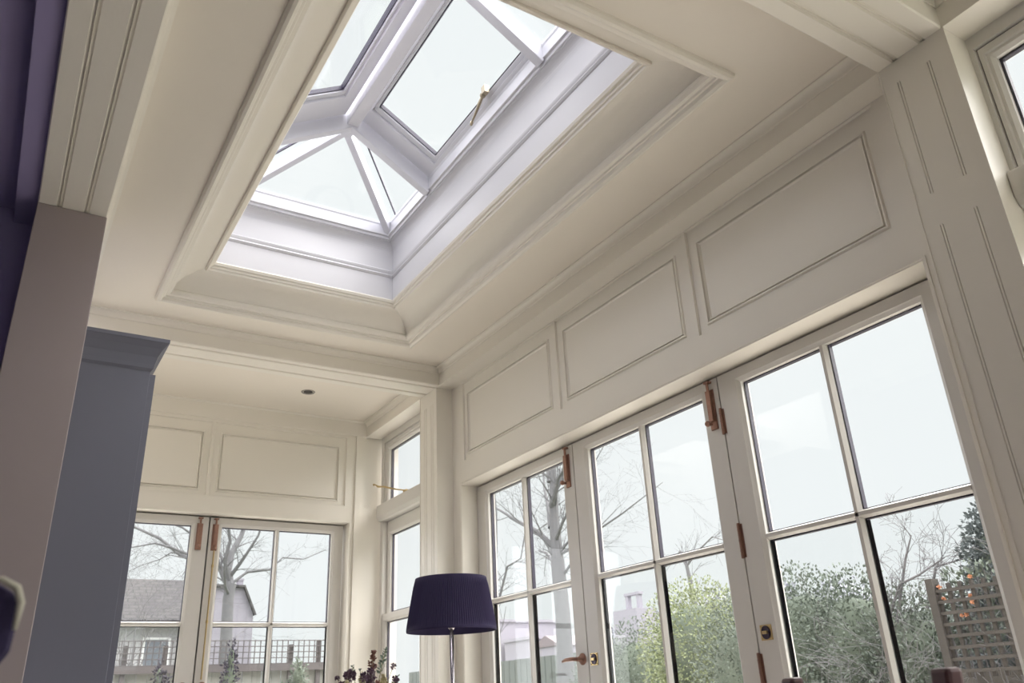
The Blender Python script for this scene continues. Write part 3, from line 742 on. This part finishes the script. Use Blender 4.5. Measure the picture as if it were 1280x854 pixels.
# tree beyond the right-hand doors
t = thing('bare_tree', 'tall leafless tree behind the door beside the lamp', 'tree', (9, 12.8, -.12))
o_ = (12.8, -.12)
def relx(pts, o, dx): 
    n = len(pts); return [(dx*i/(n-1), p[0]-o[0], p[1]-o[1]) for i, p in enumerate(pts)]
bm = bmesh.new(); tube(bm, relx([(12.85, -.12), (12.81, 1.25), (12.78, 2.38), (12.84, 3.39)], o_, 0), [.20, .16, .14, .13], 12, caps=False)
finish('trunk', bm, bark, t, smooth=True)
bm = bmesh.new()
for p, r0, r1, dx in (([(12.84, 3.35), (12.93, 4.16), (12.95, 4.94), (12.98, 5.6), (12.9, 6.6)], .12, .03, .2), ([(12.85, 3.21), (13.28, 3.49), (13.69, 3.67), (14.2, 3.8)], .055, .012, .5), ([(12.91, 3.62), (13.28, 3.99), (13.67, 4.22), (14.21, 4.57), (15.26, 5.14)], .06, .012, -.5),
                      ([(13.0, 4.02), (13.32, 4.47), (13.71, 4.99), (14.0, 5.6)], .05, .012, .6), ([(12.93, 4.42), (12.6, 4.63), (12.37, 4.8), (12.04, 4.88), (11.4, 5.4)], .06, .01, -.4), ([(12.79, 4.67), (12.61, 5.02), (12.4, 5.2), (12.0, 5.9)], .05, .012, .5),
                      ([(12.85, 3.45), (12.41, 3.61), (11.2, 3.96), (10.27, 4.31)], .035, .004, .5), ([(12.85, 3.75), (12.4, 4.0), (11.5, 4.5), (10.6, 5.0)], .04, .004, -.4), ([(12.85, 3.0), (12.5, 3.3), (12.0, 3.7), (11.2, 4.1)], .03, .004, .3),
                      ([(12.9, 3.8), (13.3, 4.2), (13.9, 4.3), (14.8, 4.3)], .03, .005, .8), ([(12.95, 4.9), (13.2, 5.4), (13.5, 6.0)], .04, .01, .3)):
    limb(bm, relx(p, o_, dx), r0, r1, twigs=3, depth=2, tl=.75)
finish('branches', bm, bark, t)
t = thing('slender_tree', 'thin pale leafless sapling seen just right of the lamp shade', 'tree', (8, 13.4, -.12))
bm = bmesh.new()
limb(bm, [(0, .1, 0), (0, .12, 2.85), (0, 0, 3.7), (.1, .1, 4.47), (.1, .2, 5.2)], .045, .01, twigs=3, depth=2, tl=.6)
limb(bm, [(0, .1, 2.6), (.1, -.22, 3.4), (.2, -.54, 3.5), (.2, -.8, 4.1)], .025, .008, twigs=3, depth=1, tl=.5); finish('branches', bm, bark, t)
t = thing('small_tree', 'small leafless tree with arching boughs rising behind the rounded bush', 'tree', (7, 7.3, -.12))
bm = bmesh.new(); limb(bm, [(0, -.05, 0), (0, 0, 2.3), (0, .03, 2.5), (0, .11, 2.68), (.1, .34, 2.60), (.1, .6, 2.55)], .03, .006, twigs=2, depth=1, tl=.25)
limb(bm, [(0, .03, 2.5), (.05, -.12, 2.64), (.1, -.35, 2.78), (.1, -.55, 2.70)], .015, .004, twigs=3, depth=1, tl=.25); finish('branches', bm, bark, t)

def foliage(bm, blobs, n, leaf, up=.2):
    tot = sum(b[3]*b[4]+b[4]*b[5]+b[3]*b[5] for b in blobs)
    for b in blobs:
        k = int(n*(b[3]*b[4]+b[4]*b[5]+b[3]*b[5])/tot)
        for _ in range(k):
            d = Vector((random.gauss(0, 1), random.gauss(0, 1), random.gauss(0, 1))).normalized()
            q = random.uniform(.60, 1.05)
            c = Vector((b[0]+d.x*b[3]*q, b[1]+d.y*b[4]*q, b[2]+d.z*b[5]*q))
            if c.z < -.1: continue
            a = (d + Vector((random.gauss(0, .7), random.gauss(0, .7), random.gauss(up, .7)))).normalized()
            petal(bm, c, a, leaf*random.uniform(.6, 1.3), leaf*.28)
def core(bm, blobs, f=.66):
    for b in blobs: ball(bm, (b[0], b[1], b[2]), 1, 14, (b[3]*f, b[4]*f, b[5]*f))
leafA = mat('yellow_green_leaves', (.22, .25, .13), .7, var=.35, vscale=9)
leafB = mat('grey_green_leaves', (.125, .15, .12), .8, var=.35, vscale=7)
leafD = mat('dark_conifer_leaves', (.08, .095, .095), .85, var=.3, vscale=9)
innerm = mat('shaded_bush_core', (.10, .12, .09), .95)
def bush(name, label, cat, loc, blobs, n, leaf, m):
    t = thing(name, label, cat, loc)
    bm = bmesh.new(); foliage(bm, blobs, n, leaf); finish('leaves', bm, m, t)
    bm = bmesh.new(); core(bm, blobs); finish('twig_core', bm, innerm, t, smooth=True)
    return t
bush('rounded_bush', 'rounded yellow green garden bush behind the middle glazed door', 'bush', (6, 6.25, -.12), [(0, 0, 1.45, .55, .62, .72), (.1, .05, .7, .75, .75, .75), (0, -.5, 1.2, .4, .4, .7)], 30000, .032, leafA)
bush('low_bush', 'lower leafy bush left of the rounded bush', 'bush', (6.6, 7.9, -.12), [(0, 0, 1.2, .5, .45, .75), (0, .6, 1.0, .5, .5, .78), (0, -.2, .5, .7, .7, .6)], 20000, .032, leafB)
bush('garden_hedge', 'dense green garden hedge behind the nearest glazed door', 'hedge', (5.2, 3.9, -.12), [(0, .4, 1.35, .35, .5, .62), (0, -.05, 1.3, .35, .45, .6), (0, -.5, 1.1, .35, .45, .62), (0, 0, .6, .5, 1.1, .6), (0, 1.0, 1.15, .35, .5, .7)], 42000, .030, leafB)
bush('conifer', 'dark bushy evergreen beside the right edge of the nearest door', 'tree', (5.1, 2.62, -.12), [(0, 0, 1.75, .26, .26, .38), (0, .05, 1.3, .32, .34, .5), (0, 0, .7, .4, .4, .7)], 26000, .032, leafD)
t = thing('tangled_shrub', 'bare tangled thorny shrub between the hedge and the evergreen', 'bush', (5.1, 3.33, -.12))
bm = bmesh.new()
for k in range(60):
    a = random.uniform(0, 6.28); grow(bm, (random.uniform(-.15, .15), random.uniform(-.3, .25), .3), (math.cos(a)*.35, math.sin(a)*.55, 1), random.uniform(.60, .88), .012, 3, .75, .0)
for p in ([(0, .2, 1.5), (0, .05, 1.72), (0, -.1, 1.76), (0, -.3, 1.84)], [(0, -.1, 1.55), (.05, -.2, 1.8), (.05, -.4, 1.82)], [(0, .15, 1.45), (.05, 0, 1.88), (.05, -.08, 2.02)]): limb(bm, p, .012, .004, twigs=4, depth=2, tl=.2)
finish('branches', bm, twig, t)
bm = bmesh.new(); foliage(bm, [(0, 0, .8, .3, .5, .7)], 3500, .04); finish('leaves', bm, leafB, t)
# wooden trellis with climbing plant over a low stone wall
trm = mat('weathered_timber', (.065, .058, .052), .9, var=.25, vscale=12)
t = thing('garden_trellis', 'brown square lattice trellis panel on the stone wall at the right', 'trellis', (4.2, 2.3, 0))
bm = bmesh.new()
for i in range(9): box(bm, -.008, .008, -.22+i*.062-.009, -.22+i*.062+.009, 1.02, 1.47)
for i in range(8): box(bm, -.020, -.008, -.24, .29, 1.05+i*.055-.008, 1.05+i*.055+.008)
finish('lattice', bm, trm, t)
bm = bmesh.new(); box(bm, -.03, .03, -.27, -.23, 0, 1.50); box(bm, -.03, .03, .28, .32, 0, 1.50); finish('post', bm, trm, t)
t = thing('climbing_plant', 'climber with a few orange flowers growing over the trellis', 'plant', (4.24, 2.38, 0))
bm = bmesh.new()
for k in range(7): limb(bm, [(0, -.25+k*.08, .0), (.02, -.25+k*.08, .9), (.03, -.2+k*.07, 1.2), (.02, -.22+k*.075, 1.5)], .006, .002, twigs=4, depth=1, tl=.15)
finish('stems', bm, twig, t)
bm = bmesh.new(); foliage(bm, [(.03, 0, 1.35, .06, .30, .22)], 900, .03); finish('leaves', bm, leafB, t)
for k in range(7):
    bm = bmesh.new(); c = (-.05, random.uniform(-.05, .2), random.uniform(1.28, 1.5))
    for i in range(12): petal(bm, c, (random.gauss(-.6, .5), random.gauss(0, 1), random.gauss(0, 1)), .016, .006)
    finish('flower', bm, mat('orange_petals', (.55, .27, .16), .7), t)
bm = bmesh.new(); box(bm, 4.30, 4.44, 1.2, 2.66, -.12, 1.06)
o = finish('stone_wall', bm, plank_mat('rubble_stone', (.25, .22, .20), (.36, .33, .30), .22, .11, .9, .012, (.15, .14, .13), rot=(math.pi/2, 0, math.pi/2))); tag(o, 'low rubble stone garden wall beneath the trellis', 'wall')
t = thing('garden_table', 'pale wooden garden table outside the nearest glazed door', 'table', (3.5, 2.32, -.03))
bm = bmesh.new()
for i in range(6): box(bm, -.26+i*.09, -.18+i*.09, -.25, .30, .985, 1.005)
finish('table_top', bm, mat('pale_timber', (.5, .43, .33), .8, var=.2, vscale=10), t)
for sx in (-.2, .22):
    for sy in (-.2, .25):
        bm = bmesh.new(); box(bm, sx-.02, sx+.02, sy-.02, sy+.02, 0, .985); finish('leg', bm, MATS['pale_timber'], t)

# fences
def board_fence(name, label, axis, at, a, b, h, m, w=.12):
    t = thing(name, label, 'fence', (at, a, -.12) if axis == 'y' else (a, at, -.12))
    n = int((b-a)/w); bm = bmesh.new()
    for i in range(n):
        q = i*w; d = .008 if i % 2 else 0
        if axis == 'y': box(bm, d, d+.02, q+.003, q+w-.003, 0, h)
        else: box(bm, q+.003, q+w-.003, d, d+.02, 0, h)
    finish('boards', bm, m, t)
    bm = bmesh.new()
    for z in (.3, h-.25):
        if axis == 'y': box(bm, .03, .07, 0, n*w, z, z+.07)
        else: box(bm, 0, n*w, .03, .07, z, z+.07)
    finish('rails', bm, m, t); return t
fencem = mat('grey_green_fence_stain', (.15, .165, .155), .9, var=.15, vscale=5)
board_fence('board_fence', 'long grey green board fence behind the right-hand doors', 'y', 10.2, 3.5, 22, 1.95, fencem)
lm = mat('dark_lattice_timber', (.09, .08, .08), .9, var=.2)
t = thing('trellis_fence', 'dark square trellis topping the garden fence beyond the far doors', 'trellis', (0, 9, 0))
bm = bmesh.new()
for i in range(62): box(bm, .2+i*.0575-.004, .2+i*.0575+.004, 0, .01, 1.47, 1.705)
for i in range(5): box(bm, .15, 3.75, -.01, 0, 1.475+i*.056-.004, 1.475+i*.056+.004)
finish('lattice', bm, lm, t)
bm = bmesh.new(); box(bm, .15, 3.75, -.02, .03, 1.405, 1.47); finish('rail', bm, lm, t)
for x in (1.22, 1.58, 2.83, 3.13):
    bm = bmesh.new(); box(bm, x-.022, x+.022, .01, .05, -.12, 1.66 if x != 3.13 else 1.70); finish('post', bm, lm, t)
board_fence('picket_fence', 'pale vertical boarded fence below the trellis beyond the far doors', 'x', 9.06, .15, 3.75, 1.58, mat('pale_fence_boards', (.24, .24, .22), .9, var=.3, vscale=3), .1)
bush('cone_bush', 'dark pointed cone bush in front of the fence at the far doors', 'bush', (1.72, 7.0, -.03), [(0, 0, 1.42, .035, .035, .17), (0, 0, 1.25, .07, .07, .25), (0, 0, .8, .14, .14, .5), (0, 0, .35, .2, .2, .35)], 3500, .03, mat('dark_cone_leaves', (.05, .045, .06), .9, var=.3))
bush('cone_bush', 'dark pointed cone bush at the left pane of the far doors', 'bush', (1.20, 7.0, -.03), [(0, 0, 1.28, .035, .035, .16), (.03, 0, 1.1, .09, .09, .25), (.03, 0, .6, .16, .16, .55)], 3500, .03, MATS['dark_cone_leaves'])
bush('leafy_plant', 'leafy green garden plant at the right pane of the far doors', 'plant', (2.30, 7.1, -.03), [(0, 0, 1.28, .07, .07, .16), (-.1, 0, 1.15, .08, .08, .12), (0, 0, .8, .15, .15, .4), (0, 0, .3, .2, .2, .3)], 2500, .035, leafB)
t = thing('twiggy_bush', 'brown twiggy bush in front of the tiled roof beside the cabinet', 'bush', (1.75, 13, -.12))
bm = bmesh.new()
for k in range(22):
    a = random.uniform(0, 6.28); grow(bm, (0, 0, .2), (math.cos(a)*.22, math.sin(a)*.22, 1), random.uniform(1.6, 2.2), .02, 3, .5)
finish('branches', bm, twig, t)

# houses
def window_on(parent, x0, x1, z0, z1, y, nm='window'):
    bm = bmesh.new(); sweep(bm, [((x0, x1, z0, z1), y-.03), (ins((x0, x1, z0, z1), .05), y-.03), (ins((x0, x1, z0, z1), .05), y+.02), ((x0, x1, z0, z1), y+.02)], 'xz')
    f = finish('window', bm, mat('white_window_frame', (.8, .8, .8), .5), parent)
    boxes('pane', [(x0+.05, x1-.05, y-.012, y-.006, z0+.05, z1-.05)], mat('dark_far_glass', (.16, .18, .21), .1), f)
tile = plank_mat('grey_roof_tiles', (.055, .052, .055), (.07, .067, .067), .30, .16, .85, .02, (.04, .04, .04))
t = thing('house', 'white walled house with a grey tiled roof beyond the far doors', 'house', (0, 0, 0))
bm = bmesh.new(); box(bm, -4, 4.9, 21.2, 24.8, -.12, 3.0); finish('wall', bm, plaster, t)
bm = bmesh.new(); prism(bm, [(20.9, 2.98), (23.0, 4.12), (25.1, 2.98), (25.1, 3.08), (23.0, 4.24), (20.9, 3.06)], 'x', -4.2, 5.0); finish('roof', bm, tile, t)
bm = bmesh.new(); box(bm, -4.2, 5.0, 20.86, 20.92, 2.92, 3.02); finish('gutter', bm, mat('pale_gutter', (.5, .52, .55), .5), t)
for x in (.6, 1.9, 3.2): window_on(t, x, x+.6, 2.0, 2.7, 21.2)
window_on(t, 2.9, 3.5, .2, 1.75, 21.2)
gab = mat('mauve_grey_render', (.22, .21, .24), .9, var=.1)
t = thing('gabled_house', 'mauve grey gable end house with a chimney beyond the far doors', 'house', (0, 0, 0))
bm = bmesh.new(); prism(bm, [(4.20, -.12), (5.30, -.12), (5.22, 3.05), (4.95, 3.64), (4.20, 3.64)], 'y', 19.6, 20.7); finish('wall', bm, gab, t)
bm = bmesh.new(); prism(bm, [(4.16, 3.64), (4.95, 3.64), (5.23, 3.03), (5.27, 3.05), (4.97, 3.69), (4.16, 3.69)], 'y', 19.5, 20.8); finish('roof', bm, tile, t)
bm = bmesh.new(); box(bm, 4.88, 4.99, 19.8, 20.0, 3.6, 3.83); box(bm, 4.87, 5.0, 19.79, 20.01, 3.82, 3.87); finish('chimney', bm, gab, t)
# far silhouettes to the right
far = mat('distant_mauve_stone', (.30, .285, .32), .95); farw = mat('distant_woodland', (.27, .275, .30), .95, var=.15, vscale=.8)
def far_building(label, x, y0, y1, h, roof=None, cat='building'):
    t = thing('distant_building', label, cat, (x, (y0+y1)/2, -.12)); w = (y1-y0)/2
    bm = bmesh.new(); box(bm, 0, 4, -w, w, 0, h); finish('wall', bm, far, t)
    bm = bmesh.new()
    if roof: prism(bm, [(-w-.1, h), (0, h+roof), (w+.1, h)], 'x', -.1, 4.1)
    else: box(bm, -.1, 4.1, -w-.1, w+.1, h, h+.15)
    finish('roof', bm, mat('distant_red_roof', (.20, .17, .18), .9) if roof else far, t)
    for k in range(2):
        z = h*(.35+.3*k)
        for wa, wb in ((-w*.5, -w*.2), (w*.2, w*.5)):
            bm = bmesh.new(); box(bm, -.02, .02, wa, wb, z, z+.5); finish('window', bm, mat('distant_panes', (.3, .31, .36), .4), t)
far_building('distant grey flat building low behind the lamp shade door', 25, 38.6, 41.3, 4.05)
far_building('distant red roofed house left of the tall tree trunk', 25, 35.9, 38.3, 3.55, .55)
far_building('tall narrow distant block at the left edge of the lamp side door', 25, 41.7, 43.4, 5.2)
t = thing('stone_tower', 'distant stone tower with an open arched top on the skyline', 'tower', (26, 31.2, -.12))
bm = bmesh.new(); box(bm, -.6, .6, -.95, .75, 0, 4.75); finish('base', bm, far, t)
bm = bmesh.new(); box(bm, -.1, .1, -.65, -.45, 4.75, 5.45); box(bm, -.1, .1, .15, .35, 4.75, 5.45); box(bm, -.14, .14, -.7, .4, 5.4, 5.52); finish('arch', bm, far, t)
for i, (x, y, r, h) in enumerate(((29, 31.5, 1.3, 5.0), (27, 26.8, 1.25, 5.0), (27, 24.0, 1.3, 5.35), (28, 21.0, 1.4, 4.7), (27, 34.2, 1.1, 4.0))):
    lab = ['right of the stone tower', 'second to the right of the stone tower', 'on the skyline over the rounded bush', 'low behind the garden hedge', 'left of the stone tower'][i]
    t = thing('distant_tree', 'hazy distant woodland tree '+lab, 'tree', (x, y, -.12), 0, 'hazy distant trees on the skyline')
    bl = [(0, 0, h-r*.9, r, r, r), (0, r*.35, h-r*1.5, r*.8, r*.8, r*.8), (0, -r*.35, h-r*1.4, r*.8, r*.8, r*.8)]
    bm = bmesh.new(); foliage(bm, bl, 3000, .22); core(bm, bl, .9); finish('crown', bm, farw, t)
    bm = bmesh.new(); tube(bm, [(0, 0, 0), (0, 0, h-r)], [.25, .15], 8); finish('trunk', bm, bark, t)
